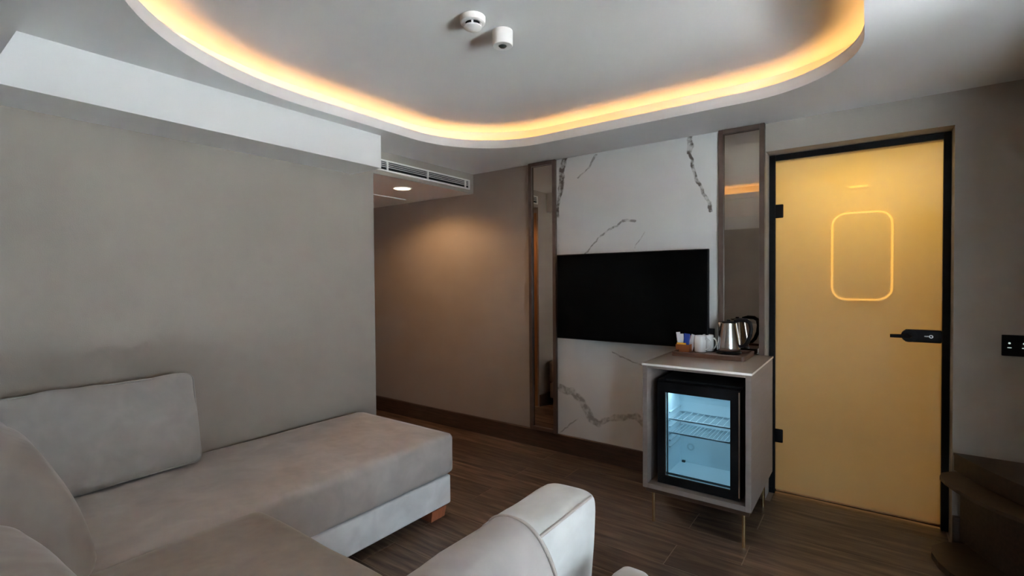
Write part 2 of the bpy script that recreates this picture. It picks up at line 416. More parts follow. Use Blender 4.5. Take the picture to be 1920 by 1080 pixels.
win2 = thing('window_2', 'balcony window with two tall panes in the wall behind the sofa', 'window', ((VX0+VX1)/2, FY-.1, WZ0), kind=S)
for nm, d in (('window_sill', (VX0, VX1, FY-.14, FY-.05, WZ0, WZ0+.05)), ('window_head', (VX0, VX1, FY-.14, FY-.05, WZ1-.05, WZ1))):
    box(nm, 'black', win2, *d)
for i in range(3):
    xx = VX0+.025+i*(VX1-VX0-.05)/2
    box('window_stile', 'black', win2, xx-.025, xx+.025, FY-.14, FY-.05, WZ0+.05, WZ1-.05)
for i in range(2):
    a = VX0+.05+i*(VX1-VX0-.05)/2
    box('pane', 'pane', win2, a, a+(VX1-VX0-.05)/2-.05, FY-.10, FY-.094, WZ0+.05, WZ1-.05)
bm = bmesh.new()
for z0, z1, dp in ((-.15, -.03, 2.2), (2.40, 2.55, .5)):
    add_box(bm, WX+.15, WX+.15+dp, FY-.2-dp, 2.8, z0, z1); add_box(bm, .2, WX+.15, FY-.2-dp, FY-.2, z0, z1)
struct('trim_1', bm, 'terrace', 'pale balcony floor and overhang outside the windows', 'balcony')

# ceiling with the rounded cove
ceil = thing('ceiling', 'white dropped ceiling with rounded recessed cove and wall soffit', 'ceiling', (-1.0, 1.7, ZC), kind=S)
def arc(cx, cy_, r, a0, a1, n):
    return [(cx+r*math.cos(R(a0+(a1-a0)*i/n)), cy_+r*math.sin(R(a0+(a1-a0)*i/n))) for i in range(n+1)]
loop = arc(-.52, 2.265, .5, 0, 90, 20)+[(-.93, 2.765), (-1.35, 2.765)]+arc(-1.76, 2.165, .6, 90, 180, 22)+[(-2.36, 1.95), (-2.36, 1.72)]
for i in range(49):
    a = R(180+180*i/48); c_, s_ = math.cos(a), math.sin(a); n_ = 2/2.3
    loop.append((-1.19+1.17*math.copysign(abs(c_)**n_, c_), 1.5+1.14*math.copysign(abs(s_)**n_, s_)))
loop += [(-.02, 1.75), (-.02, 2.0)]
def offset(lp, d):
    out = []; n = len(lp)
    for i in range(n):
        a = Vector(lp[i-1]); b = Vector(lp[(i+1) % n]); t = (b-a).normalized(); out.append((lp[i][0]+t.y*d, lp[i][1]-t.x*d))
    return out
CE = (LX-.004, WX+.15, .30, WY)
bm = bmesh.new()
def fill_hole(bm, outer, inner, z):
    es = []
    for lp in (outer, inner):
        vs_ = [bm.verts.new((x, y, z)) for x, y in lp]
        es += [bm.edges.new((vs_[i], vs_[(i+1) % len(vs_)])) for i in range(len(vs_))]
    bmesh.ops.triangle_fill(bm, edges=es, use_beauty=True, use_dissolve=False)
outer = [(CE[0], CE[2]), (CE[1], CE[2]), (CE[1], CE[3]), (CE[0], CE[3])]
fill_hole(bm, outer, loop, ZC)
obj('dropped_panel', bm, 'white', ceil)
lip = offset(loop, .018)
def band(bm, la, za, lb, zb):
    a = [bm.verts.new((x, y, za)) for x, y in la]; b = [bm.verts.new((x, y, zb)) for x, y in lb]; n = len(la)
    for i in range(n): bm.faces.new((a[i], a[(i+1) % n], b[(i+1) % n], b[i]))
bm = bmesh.new(); LZ = ZC+.055
band(bm, loop, ZC, loop, LZ); band(bm, loop, LZ, lip, LZ); band(bm, lip, LZ, lip, ZC+.012)
bmesh.ops.remove_doubles(bm, verts=bm.verts[:], dist=1e-5)
obj('fascia', bm, 'white', ceil, smooth=True)
UZ = 2.362; cw = offset(loop, .115)
bm = bmesh.new(); band(bm, lip, ZC+.012, cw, ZC+.012); band(bm, cw, ZC+.012, cw, UZ); bmesh.ops.remove_doubles(bm, verts=bm.verts[:], dist=1e-5)
obj('cove_wall', bm, 'white', ceil, smooth=True)
bm = bmesh.new(); bm.faces.new([bm.verts.new((x, y, UZ)) for x, y in cw]); obj('upper_panel', bm, 'white', ceil)
bm = bmesh.new(); add_box(bm, LX, -2.465, .30, 2.0, 2.018, ZC); obj('soffit', bm, 'white', ceil)
bm = bmesh.new(); add_box(bm, LX-.004, WX+.15, FY, .30, 2.02, ZC); obj('low_panel', bm, 'white', ceil)
bm = bmesh.new(); add_box(bm, -5.0, LX-.004, LE, WY, 2.055, ZC); obj('corridor_panel', bm, 'white', ceil)
bm = bmesh.new(); add_box(bm, LX-.004, LX-.001, LE, WY, 2.0545, ZC); obj('bulkhead_face', bm, 'wall', ceil)
hatch = box('hatch', 'white', ceil, -4.05, -3.42, 2.35, 3.05, 2.047, 2.055)
bm = bmesh.new(); add_box(bm, -5.2, WX+.2, FY-.2, 3.5, 2.5, 2.6); obj('slab', bm, 'white', ceil)
led = tag(obj('led_strip', (lambda b: (band(b, offset(loop, .060), ZC+.022, offset(loop, .072), ZC+.022), b)[1])(bmesh.new()), 'led'), 'amber light strip hidden in the rounded ceiling cove', 'light strip')

# baseboards
for nm, d, lb in (('baseboard_back', (-4.99, DX0, WY-.024, WY, 0, .138), 'dark wood baseboard under the television wall and left of the glass door'),
                  ('baseboard_right', (DX1, RX, WY-.024, WY, 0, .138), 'short dark wood baseboard between the glass door and the console'),
                  ('baseboard_left', (LX, LX+.016, .32, LE, 0, .12), 'dark wood baseboard behind the sofa chaise')):
    bm = bmesh.new(); add_box(bm, *d, bev=.003, seg=1); struct(nm, bm, 'darkwood', lb, 'baseboard')

# ------------------------------------------------------------------ bathroom and glass door
bm = bmesh.new()
BX0, BX1, BY0, BY1 = -1.0, .9, WY+.24, 5.0
add_box(bm, BX0-.1, BX0, BY0, BY1, 0, 2.4); add_box(bm, BX1, BX1+.1, BY0, BY1, 0, 2.4)
add_box(bm, BX0-.1, BX1+.1, BY1, BY1+.1, 0, 2.4); add_box(bm, BX0-.1, BX1+.1, BY0, BY1+.1, 2.4, 2.5)
struct('wall_bathroom', bm, 'bath', 'warm lit bathroom walls glowing through the yellow glass door', 'wall')
dr = thing('door_1', 'yellow frosted glass bathroom door in a slim black frame', 'door', ((DX0+DX1)/2, 3.36, 0), kind=S)
for d in ((-.4955, -.463, 3.335, 3.385, 0, 2.053), (.302, .3325, 3.335, 3.385, 0, 2.053), (-.463, .302, 3.335, 3.385, 2.02, 2.053)):
    box('frame_rail', 'black', dr, *d, bev=.002, seg=1)
bm = bmesh.new(); add_box(bm, -.468, .307, 3.353, 3.363, .024, 2.025)
gl_ = obj('glass_leaf', bm, ['doorglass', 'pane'], dr)
for p in gl_.data.polygons: p.material_index = 0 if p.normal.y < -.9 else 1
for z in (1.717, .355):
    box('hinge', 'black', dr, -.47, -.421, 3.340, 3.352, z-.041, z+.041, bev=.006, seg=3)
hp = None
bm = bmesh.new(); add_box(bm, .152, .302, 3.336, 3.352, .970, 1.038, bev=.007, seg=2)
lock = obj('lock_plate', bm, 'black', dr, smooth=True)
bm = bmesh.new(); add_lathe(bm, [(0, -.008), (.034, -.008), (.034, .008), (0, .008)], (0, 0, 0), 28)
bmesh.ops.rotate(bm, verts=bm.verts[:], cent=(0, 0, 0), matrix=Matrix.Rotation(R(90), 3, 'X')); bmesh.ops.translate(bm, verts=bm.verts[:], vec=(.170, 3.340, 1.004))
obj('lever_rose', bm, 'black', dr, smooth=True)
tube('lever', 'black', dr, [(.172, 3.332, 1.004), (.172, 3.305, 1.004), (.165, 3.298, 1.004), (.150, 3.295, 1.004), (.088, 3.295, 1.003)], [.010, .010, .010, .010, .009], 12)
bm = bmesh.new(); add_lathe(bm, [(.004, -.003), (.009, -.003), (.009, .003), (.004, .003), (.004, -.003)], (0, 0, 0), 20)
bmesh.ops.rotate(bm, verts=bm.verts[:], cent=(0, 0, 0), matrix=Matrix.Rotation(R(90), 3, 'X')); bmesh.ops.translate(bm, verts=bm.verts[:], vec=(.258, 3.334, 1.004))
add_box(bm, .231, .250, 3.333, 3.336, 1.001, 1.007)
tag(obj('thumb_turn', bm, 'steel', lock, smooth=True), 'small bright metal thumb turn')
bm = bmesh.new(); add_box(bm, DX0+.002, DX1-.002, 3.386, WY+.24, 0.0005, .022, bev=.003, seg=1)
struct('trim_2', bm, 'oak', 'low wooden threshold under the yellow glass door', 'threshold')
# lit vanity mirror inside
vm = thing('vanity_mirror', 'rounded backlit vanity mirror glowing behind the yellow glass door', 'mirror', (-.06, BY1, 1.1))
def rrect(cx, cz, w, h, r, n=8):
    pts = []
    for sx, sz, a0 in ((1, 1, 0), (-1, 1, 90), (-1, -1, 180), (1, -1, 270)):
        for i in range(n+1):
            a = R(a0+90*i/n); pts.append((cx+sx*(w/2-r)+r*math.cos(a), cz+sz*(h/2-r)+r*math.sin(a)))
    return pts
bm = bmesh.new(); rp = rrect(-.058, 1.487, .405, .72, .10)
a = [bm.verts.new((x, BY1-.02, z)) for x, z in rp]; b = [bm.verts.new((x, BY1-.001, z)) for x, z in rp]
bm.faces.new(a); bm.faces.new(b)
for i in range(len(a)): bm.faces.new((a[i], a[(i+1) % len(a)], b[(i+1) % len(a)], b[i]))
obj('mirror_glass', bm, 'bath', vm)
tube('light_ring', 'ring', vm, [(x, BY1-.024, z) for x, z in rp], .008, 8, closed=True)
bl = thing('bathroom_lamp', 'round warm ceiling lamp inside the bathroom', 'lamp', (-.06, 4.3, 2.36))
lathe('lamp_rim', 'plastic', bl, [(0, .04), (.11, .04), (.12, .02), (.12, 0), (.10, 0), (.10, .01), (0, .01)], (-.06, 4.3, 2.36))
ld = bpy.data.lights.new('bathroom_light', 'AREA'); ld.shape = 'DISK'; ld.size = .7; ld.energy = 27; ld.color = (1, .72, .30)
lo = bpy.data.objects.new('bathroom_light', ld); COL.objects.link(lo); lo.parent = bl; lo.location = (0, 0, -.03)
box('light_bar', 'ring', vm, -.143, -.014, BY1-.03, BY1-.001, 2.058, 2.072)

# corridor door and small sign box seen in the narrow mirror
d2 = thing('door_2', 'oak corridor door seen as an orange strip in the narrow mirror', 'door', (-3.25, LE, 0), kind=S)
box('door_leaf', 'oak', d2, -3.62, -2.86, LE, LE+.003, .005, 1.98)
for d in ((-3.70, -3.62, LE, LE+.004, 0, 2.0), (-2.86, -2.775, LE, LE+.004, 0, 2.0), (-3.62, -2.86, LE, LE+.004, 1.98, 2.03)):
    box('door_jamb', 'oak', d2, *d)
tube('door_handle', 'steel', d2, [(-3.50, LE+.003, 1.0), (-3.50, LE+.045, 1.0), (-3.48, LE+.05, 1.0), (-3.38, LE+.05, 1.0)], .009)

# ------------------------------------------------------------------ wall fittings
mp = tag(box('marble_panel', 'marble', None, -1.918, -.753, WY-.014, WY-.0005, .139, ZC-.001), 'white marble wall panel with grey veins behind the television', 'wall panel')
def tall_mirror(x0, x1, label):
    t = thing('wall_mirror', label, 'mirror', ((x0+x1)/2, WY, .139), 'tall bronze mirrors beside the marble')
    y0, y1, z0, z1, w = WY-.036, WY, .139, ZC-.001, .028
    for d in ((x0, x0+w, y0, y1, z0, z1), (x1-w, x1, y0, y1, z0, z1), (x0+w, x1-w, y0, y1, z1-w, z1), (x0+w, x1-w, y0, y1, z0, z0+w)):
        box('frame_rail', 'frame', t, *d, bev=.0015, seg=1)
    box('mirror_glass', 'mirror', t, x0+w, x1-w, y0+.018, y1, z0+w, z1-w)
    return t
tall_mirror(-2.163, -1.918, 'narrow bronze floor-to-ceiling mirror left of the television')
tall_mirror(-.753, -.4985, 'narrow bronze mirror rising behind the steel kettle')
tv = thing('television', 'large black flat television on the marble panel', 'television', (-1.34, WY, .88))
box('screen_housing', 'black', tv, -1.878, -.800, 3.135, 3.165, .880, 1.497, bev=.003, seg=2)
box('screen', 'tvscreen', tv, -1.871, -.807, 3.132, 3.136, .889, 1.490)
box('rear_housing', 'black', tv, -1.72, -.96, 3.165, 3.190, .93, 1.40, bev=.008)
box('wall_bracket', 'black', tv, -1.50, -1.18, 3.190, WY-.0145, 1.05, 1.30)
tag(box('receiver_box', 'black', None, -.90, -.778, 3.167, WY-.0145, .89, 1.003, bev=.004), 'small black box beside the lower right corner of the television', 'box')

# air grille on the corridor bulkhead
gx = LX-.001
g = thing('air_vent', 'long white slotted air vent in the bulkhead above the corridor', 'air vent', (gx, 2.7, 2.09))
ga, gb, gz0, gz1 = 2.185, 3.165, 2.082, 2.163
for d in ((gx, gx+.012, ga, gb, gz1-.012, gz1), (gx, gx+.012, ga, gb, gz0, gz0+.012), (gx, gx+.012, ga, ga+.014, gz0+.012, gz1-.012), (gx, gx+.012, gb-.014, gb, gz0+.012, gz1-.012)):
    box('vent_frame', 'plastic', g, *d, bev=.002, seg=1)
box('vent_back', 'gap', g, gx, gx+.002, ga+.014, gb-.014, gz0+.012, gz1-.012)
for i in range(4):
    z = gz0+.0205+i*.0128
    box('slat', 'plastic', g, gx+.002, gx+.011, ga+.014, gb-.014, z-.0016, z+.0016) if i else None
for yy in (2.285, 2.675, 3.108):
    box('divider', 'plastic', g, gx+.002, gx+.0125, yy-.006, yy+.006, gz0+.012, gz1-.012)

# downlight
dl = thing('downlight', 'round warm recessed downlight glowing in the corridor ceiling', 'lamp', (-3.03, 2.665, 2.055))
lathe('rim', 'plastic', dl, [(.078, 0), (.076, -.006), (.066, -.006), (.062, 0)], (-3.03, 2.665, 2.055))
lathe('lens', 'bulb', dl, [(.064, -.002), (.05, -.004), (0, -.005)], (-3.03, 2.665, 2.055))
ld = bpy.data.lights.new('downlight_lamp', 'SPOT'); ld.energy = 30; ld.color = (1, .56, .27); ld.spot_size = R(160); ld.spot_blend = .45; ld.shadow_soft_size = .06
lo = bpy.data.objects.new('downlight_lamp', ld); COL.objects.link(lo); lo.parent = dl; lo.location = (0, 0, -.012)

# smoke detector and sensor
sd = thing('smoke_detector', 'round white smoke detector with dark slots on the ceiling', 'smoke detector', (-1.282, 1.503, UZ))
c0 = (-1.282, 1.503, UZ)
lathe('base', 'plastic', sd, [(0, 0), (.051, 0), (.051, -.010), (.049, -.022), (.043, -.026), (.036, -.026), (.036, -.024), (0, -.024)], c0)
lathe('chamber', 'gap', sd, [(.031, -.024), (.031, -.036)], c0)
for i in range(5):
    a = R(72*i+20); ca, sa = math.cos(a), math.sin(a)
    bm = bmesh.new(); add_box(bm, .030, .036, -.004, .004, -.037, -.024)
    bmesh.ops.rotate(bm, verts=bm.verts[:], cent=(0, 0, 0), matrix=Matrix.Rotation(a, 3, 'Z')); bmesh.ops.translate(bm, verts=bm.verts[:], vec=c0)
    obj('rib', bm, 'plastic', sd)
lathe('cap', 'plastic', sd, [(.031, -.035), (.036, -.036), (.035, -.041), (.029, -.045), (.015, -.048), (0, -.049)], c0)
ms = thing('motion_sensor', 'white cylindrical motion sensor with a grey lens on the ceiling', 'sensor', (-1.253, 1.661, UZ))
c1 = (-1.253, 1.661, UZ)
lathe('housing', 'plastic', ms, [(0, 0), (.043, 0), (.043, -.058), (.040, -.062), (.018, -.062), (.018, -.056)], c1)
lathe('lens', 'grey', ms, [(.018, -.057), (.017, -.062), (.011, -.067), (0, -.069)], c1)

# light switch
sw = thing('light_switch', 'black glass touch switch with lit icons right of the glass door', 'switch', (.572, WY, .942))
box('switch_plate', 'black', sw, .502, .640, WY-.010, WY, .943, 1.041, bev=.002, seg=1)
for x in (.5275, .576):
    lathe_pts = bmesh.new(); add_lathe(lathe_pts, [(0, 0), (.0042, 0), (.0042, .001), (0, .001)], (0, 0, 0), 14)
    bmesh.ops.rotate(lathe_pts, verts=lathe_pts.verts[:], cent=(0, 0, 0), matrix=Matrix.Rotation(R(90), 3, 'X'))
    bmesh.ops.translate(lathe_pts, verts=lathe_pts.verts[:], vec=(x, WY-.0102, 1.003)); obj('icon_dot', lathe_pts, 'icon', sw)
    box('icon_bar', 'icon', sw, x-.007, x+.007, WY-.0115, WY-.010, .9805, .9835)

# ------------------------------------------------------------------ minibar cabinet
CX0, CX1, CY0, CY1, CZ0, CZ1 = -.992, -.454, 2.55, 3.183, .187, .862
cb = thing('minibar_cabinet', 'taupe minibar cabinet with stone top on thin brass legs', 'cabinet', ((CX0+CX1)/2, (CY0+CY1)/2, 0))
pt = .026
box('side_panel', 'taupe', cb, CX0, CX0+pt, CY0, CY1, CZ0, CZ1-.013, bev=.001, seg=1)
box('side_panel', 'taupe', cb, CX1-pt, CX1, CY0, CY1, CZ0, CZ1-.013, bev=.001, seg=1)
box('bottom_panel', 'taupe', cb, CX0+pt, CX1-pt, CY0, CY1, CZ0, CZ0+pt, bev=.001, seg=1)
box('top_panel', 'taupe', cb, CX0+pt, CX1-pt, CY0, CY1, CZ1-.013-.012, CZ1-.013, bev=.001, seg=1)
box('back_panel', 'gap', cb, CX0+pt, CX1-pt, CY1-.012, CY1, CZ0+pt, CZ1-.025)
bm = bmesh.new(); add_box(bm, CX0-.004, CX1+.004, CY0-.004, CY1, CZ1-.013, CZ1, bev=.0015, seg=1)
st = obj('stone_top', bm, ['stone', 'stone_edge'], cb)
for p in st.data.polygons:
    if abs(p.normal.z) < .5: p.material_index = 1
box('plinth', 'darkwood', cb, CX0+.012, CX1-.012, CY0+.018, CY1-.02, CZ0-.026, CZ0)
for x in (-.942, -.492):
    for y in (2.578, 3.11):
        tube('leg', 'brass', cb, [(x, y, 0), (x, y, CZ0-.026)], .0085, 16)
# fridge
fr = thing('mini_fridge', 'black mini fridge with lit glass door inside the taupe cabinet', 'fridge', (-.72, 2.80, CZ0+pt))
FX0, FX1, FZ0, FZ1 = -.927, -.506, CZ0+pt, .772
FY0, FY1 = 2.64, 2.915
def shell(x0, x1, y0, y1, z0, z1, t):
    b = bmesh.new()
    add_box(b, x0, x0+t, y0, y1, z0, z1); add_box(b, x1-t, x1, y0, y1, z0, z1)
    add_box(b, x0+t, x1-t, y0, y1, z0, z0+t); add_box(b, x0+t, x1-t, y0, y1, z1-t, z1); add_box(b, x0+t, x1-t, y1-t, y1, z0+t, z1-t)
    return b
obj('fridge_body', shell(FX0, FX1, FY0, FY1, FZ0, FZ1, .012), 'gap', fr)
lin = obj('fridge_lining', shell(FX0+.012, FX1-.012, FY0, FY1-.012, FZ0+.012, FZ1-.012, .022), 'lining', fr)
gx0, gx1, gz0_, gz1_ = -.882, -.556, .262, .709
fd = None
bm = bmesh.new()
for d in ((-.922, gx0, 2.585, 2.638, FZ0+.004, .762), (gx1, -.510, 2.585, 2.638, FZ0+.004, .762), (gx0, gx1, 2.585, 2.638, gz1_, .762), (gx0, gx1, 2.585, 2.638, FZ0+.004, gz0_)):
    add_box(bm, *d)
fd = obj('fridge_door', bm, 'black', fr)
box('glass_pane', 'fridgeglass', fd, gx0, gx1, 2.592, 2.597, gz0_, gz1_)
for d in ((gx0, gx0+.004, 2.588, 2.600, gz0_, gz1_), (gx0, gx1, 2.588, 2.600, gz0_, gz0_+.003)):
    box('glass_trim', 'steel', fd, *d)
box('door_pull', 'steel', fd, -.517, -.511, 2.581, 2.586, FZ0+.02, .755)
box('hinge_cap', 'black', fd, -.924, -.895, 2.60, 2.65, .762, .774)
ix0, ix1 = FX0+.034, FX1-.034
for z, nw in ((.541, 11), (.466, 18)):
    sh = box('shelf', 'wire', fr, ix0+.002, ix1-.002, 2.672, 2.678, z, z+.008)
    bm = bmesh.new()
    add_tube(bm, [(ix0+.002, 2.872, z+.004), (ix1-.002, 2.872, z+.004)], .003, 6)
    for i in range(nw):
        x = ix0+.006+(ix1-ix0-.012)*i/(nw-1); add_tube(bm, [(x, 2.675, z+.004), (x, 2.872, z+.004)], .0019, 6)
    obj('shelf_wires', bm, 'wire', sh, smooth=True)
for z in (.585, .541, .505, .466, .430, .395):
    box('shelf_rail', 'wire', fr, ix0, ix0+.010, 2.68, 2.87, z-.009, z-.003)
bm = bmesh.new(); add_lathe(bm, [(.013, -.003), (.021, -.003), (.021, .003), (.013, .003), (.013, -.003)], (0, 0, 0), 24)
bmesh.ops.rotate(bm, verts=bm.verts[:], cent=(0, 0, 0), matrix=Matrix.Rotation(R(90), 3, 'X')); bmesh.ops.translate(bm, verts=bm.verts[:], vec=(-.832, 2.8775, .342))
obj('drain_ring', bm, 'wire', fr, smooth=True)
box('thermostat', 'grey', fr, -.880, -.862, 2.868, 2.881, .247, .258)
ld = bpy.data.lights.new('fridge_light', 'AREA'); ld.shape = 'RECTANGLE'; ld.size = .30; ld.size_y = .05; ld.energy = 1.2; ld.color = (.76, .90, 1)
lo = bpy.data.objects.new('fridge_light', ld); COL.objects.link(lo); lo.parent = fr; lo.location = (0, -.10, .730-FZ0); lo.rotation_euler = (R(-25), 0, 0)

# ------------------------------------------------------------------ tray set
TT = CZ1+.0005
tr = thing('serving_tray', 'dark walnut serving tray on the minibar cabinet', 'tray', (-.745, 3.02, TT))
tx0, tx1, ty0, ty1 = -.945, -.545, 2.875, 3.165
def rect_loop(x0, x1, y0, y1, r, n=6):
    return [(x, y) for x, y in rrect((x0+x1)/2, (y0+y1)/2, x1-x0, y1-y0, r, n)]
bm = bmesh.new(); add_prism(bm, rect_loop(tx0, tx1, ty0, ty1, .02), TT, TT+.010); obj('tray_base', bm, 'walnut', tr)
bm = bmesh.new(); lo_, li_ = rect_loop(tx0, tx1, ty0, ty1, .02), rect_loop(tx0+.012, tx1-.012, ty0+.012, ty1-.012, .012)
band(bm, lo_, TT+.010, lo_, TT+.024); band(bm, lo_, TT+.024, li_, TT+.024); band(bm, li_, TT+.024, li_, TT+.010); bmesh.ops.remove_doubles(bm, verts=bm.verts[:], dist=1e-5)
obj('tray_rim', bm, 'walnut', tr, smooth=True)
Z0 = TT+.0105
kc = (-.672, 3.085, Z0)
kt = thing('kettle', 'brushed steel electric kettle with black handle on the tray', 'kettle', kc)
lathe('power_base', 'black', kt, [(0, 0), (.068, 0), (.070, .006), (.066, .014), (0, .014)], kc)
lathe('kettle_body', 'steel', kt, [(0, .016), (.062, .016), (.065, .022), (.064, .04), (.058, .09), (.048, .15), (.0435, .178), (.041, .180), (.0405, .172)], kc, 56)
lathe('lid', 'black', kt, [(.041, .178), (.038, .186), (.015, .190), (.012, .190), (.010, .198), (0, .200)], kc)
hd = Vector((.80, -.02, 0)).normalized(); K = Vector(kc)
hp_ = [K+hd*a+Vector((0, 0, z)) for a, z in ((.030, .190), (.062, .199), (.096, .197), (.116, .184), (.122, .150), (.117, .110), (.102, .070), (.084, .048), (.060, .042))]
tube('handle', 'black', kt, hp_, [.010, .012, .0125, .0125, .012, .0115, .011, .010, .009], 12)
sp_d = -hd; bm = bmesh.new()
for zz, out, w in ((.150, .046, .016), (.180, .064, .012)): pass
add_tube(bm, [K+sp_d*.036+Vector((0, 0, .150)), K+sp_d*.048+Vector((0, 0, .168)), K+sp_d*.052+Vector((0, 0, .179))], [.018, .013, .006], 14)
obj('spout', bm, 'steel', kt, smooth=True)
def make_mug(c, ang, label):
    t = thing('mug', label, 'mug', c, 'mugs on the tray')
    lathe('cup', 'ceramic', t, [(0, 0), (.030, 0), (.0345, .004), (.0358, .03), (.0345, .07), (.032, .098), (.0305, .099), (.0295, .096), (.0322, .06), (.0326, .02), (.027, .008), (0, .008)], c, 40)
    d = Vector((math.cos(ang), math.sin(ang), 0)); C0 = Vector(c)
    tube('handle', 'ceramic', t, [C0+d*a+Vector((0, 0, z)) for a, z in ((.031, .080), (.048, .082), (.061, .070), (.065, .052), (.059, .034), (.047, .022), (.033, .018))], .0048, 10)
make_mug((-.822, 3.045, Z0), R(-18), 'white ceramic mug nearest the brown sachet box')
make_mug((-.795, 3.112, Z0), R(-28), 'white ceramic mug half hidden behind the other mug')
cd = thing('sachet_box', 'small brown box of sachets at the left end of the tray', 'box', (-.905, 3.02, Z0))
bx0, bx1, by0, by1, bz = -.952, -.872, 2.985, 3.075, Z0+.044
for d in ((bx0, bx1, by0, by0+.004, Z0, bz), (bx0, bx1, by1-.004, by1, Z0, bz), (bx0, bx0+.004, by0+.004, by1-.004, Z0, bz), (bx1-.004, bx1, by0+.004, by1-.004, Z0, bz)):
    box('box_side', 'caddy', cd, *d)
box('box_base', 'caddy', cd, bx0+.004, bx1-.004, by0+.004, by1-.004, Z0, Z0+.004)
def sachet(m, x, y, w, h, t, tilt, label, cat='sachet', yaw_=0):
    bm = bmesh.new(); bmesh.ops.create_grid(bm, x_segments=6, y_segments=8, size=.5)
    fr_ = []
    for v in bm.verts:
        u, q = v.co.x, v.co.y
        v.co = Vector((u*w, -t*max(0, (1-(2*u)**2))*max(0, 1-abs(2*q)**4), (q+.5)*h))
    r = bmesh.ops.duplicate(bm, geom=bm.faces[:])
    for g_ in r['geom']:
        if isinstance(g_, bmesh.types.BMVert): g_.co.y = -g_.co.y+.0006
    bmesh.ops.rotate(bm, verts=bm.verts[:], cent=(0, 0, 0), matrix=Matrix.Rotation(yaw_, 3, 'Z') @ Matrix.Rotation(tilt, 3, 'Y'))
    bmesh.ops.translate(bm, verts=bm.verts[:], vec=(x, y, Z0+.0045))
    return tag(obj('sachet', bm, m, None, smooth=True), label, cat, 'sachets in the brown box')
sachet('yellow', -.920, 2.994, .055, .050, .002, 0, 'yellow sachet edge along the front of the brown box')
sachet('paper', -.932, 3.012, .024, .112, .004, R(-7), 'white sugar stick standing tallest at the left of the box')
sachet('paper', -.926, 3.030, .026, .100, .004, R(-3), 'plain white sachet leaning behind the sugar stick')
sachet('blue', -.902, 3.020, .036, .104, .005, R(5), 'shiny blue sachet in the middle of the brown box')
sachet('paper', -.885, 3.045, .034, .100, .004, R(16), 'cream sachet leaning right in the brown box')
sachet('caddy', -.890, 3.062, .030, .090, .003, R(8), 'dark brown sachet at the back of the box')

# ------------------------------------------------------------------ sofa
SO = 'velvet'
sf = thing('sectional_sofa', 'light grey velvet corner sofa with a long chaise along the wall', 'sofa', (-1.9, .9, 0))
SY = 2.03
box('chaise_base', 'velvet_lit', sf, LX+.03, -1.905, .10, SY-.02, .060, .222, bev=.012, seg=3)
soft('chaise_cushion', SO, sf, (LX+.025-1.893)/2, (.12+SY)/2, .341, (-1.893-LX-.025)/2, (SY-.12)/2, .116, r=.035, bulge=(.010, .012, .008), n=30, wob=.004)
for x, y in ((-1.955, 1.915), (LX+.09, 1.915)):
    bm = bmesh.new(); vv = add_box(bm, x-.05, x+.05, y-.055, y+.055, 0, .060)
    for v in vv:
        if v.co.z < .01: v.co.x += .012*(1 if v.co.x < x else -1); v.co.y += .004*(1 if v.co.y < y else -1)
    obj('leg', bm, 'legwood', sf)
box('seat_base', 'velvet_lit', sf, -1.90, -.775, .06, .90, .060, .25, bev=.012, seg=3)
soft('seat_cushion', 'velvet_shaded', sf, (-1.885-.79)/2, (.12+.935)/2, .355, (1.885-.79)/2, (.935-.12)/2, .105, r=.045, bulge=(.0, .010, .012), n=30, wob=.006, seed=2)
for x, y in ((-.85, .83), (-.85, .0)):
    bm = bmesh.new(); add_box(bm, x-.05, x+.05, y-.05, y+.05, 0, .06); obj('leg', bm, 'legwood', sf)
box('backrest', SO, sf, LX+.03, -.80, -.20, .05, .06, .74, bev=.05, seg=4)
# arm: profile in x-z swept along y
def sweep_y(name, prof, ys, parent, m=SO, wob=.004, seed=0, endr=.02):
    bm = bmesh.new(); n = len(prof); rings = []
    cx_ = sum(p[0] for p in prof)/n; cz_ = sum(p[1] for p in prof)/n
    for y, s in ys:
        ring = []
        for x, z in prof:
            q = Vector((cx_+(x-cx_)*s, y, cz_+(z-cz_)*s)); nn = Vector((x-cx_, 0, z-cz_)).normalized()
            q += nn*wob*noise.noise(q*7+Vector((seed, seed, seed))); ring.append(bm.verts.new(q))
        rings.append(ring)
    for A, B in zip(rings, rings[1:]):
        for j in range(n): bm.faces.new((A[j], A[(j+1) % n], B[(j+1) % n], B[j]))
    for ring in (rings[0], rings[-1]):
        c = bm.verts.new(sum((v.co for v in ring), Vector())/n)
        for j in range(n): bm.faces.new((ring[j], ring[(j+1) % n], c))
    return obj(name, bm, m, parent, smooth=True, angle=60)
def spline_loop(pts, k=6):
    out = []; n = len(pts)
    for i in range(n):
        p0, p1, p2, p3 = (Vector(pts[(i+j-1) % n]) for j in range(4))
        for t in range(k):
            t_ = t/k
            out.append(tuple(.5*((2*p1)+(-p0+p2)*t_+(2*p0-5*p1+4*p2-p3)*t_*t_+(-p0+3*p1-3*p2+p3)*t_**3)))
    return out
padp = spline_loop([(-.775, .10), (-.770, .35), (-.775, .58), (-.765, .68), (-.738, .735), (-.695, .757), (-.640, .755), (-.598, .730), (-.566, .685), (-.548, .620), (-.540, .50), (-.540, .30), (-.545, .10), (-.66, .075)])
ysp = [(-.20, .90), (-.19, .97), (-.165, 1.0)]+[(-.165+(.915+.165)*i/18, 1.0) for i in range(1, 19)]+[(.928, .99), (.934, .965)]
sweep_y('arm_pad', padp, ysp, sf, m='velvet_pad', wob=.010, seed=3)
cxp = sum(p[0] for p in padp)/len(padp); czp = sum(p[1] for p in padp)/len(padp)
tube('piping', SO, sf, [(cxp+(x-cxp)*1.006, .917, czp+(z-czp)*1.006) for x, z in padp], .0045, 8, closed=True)
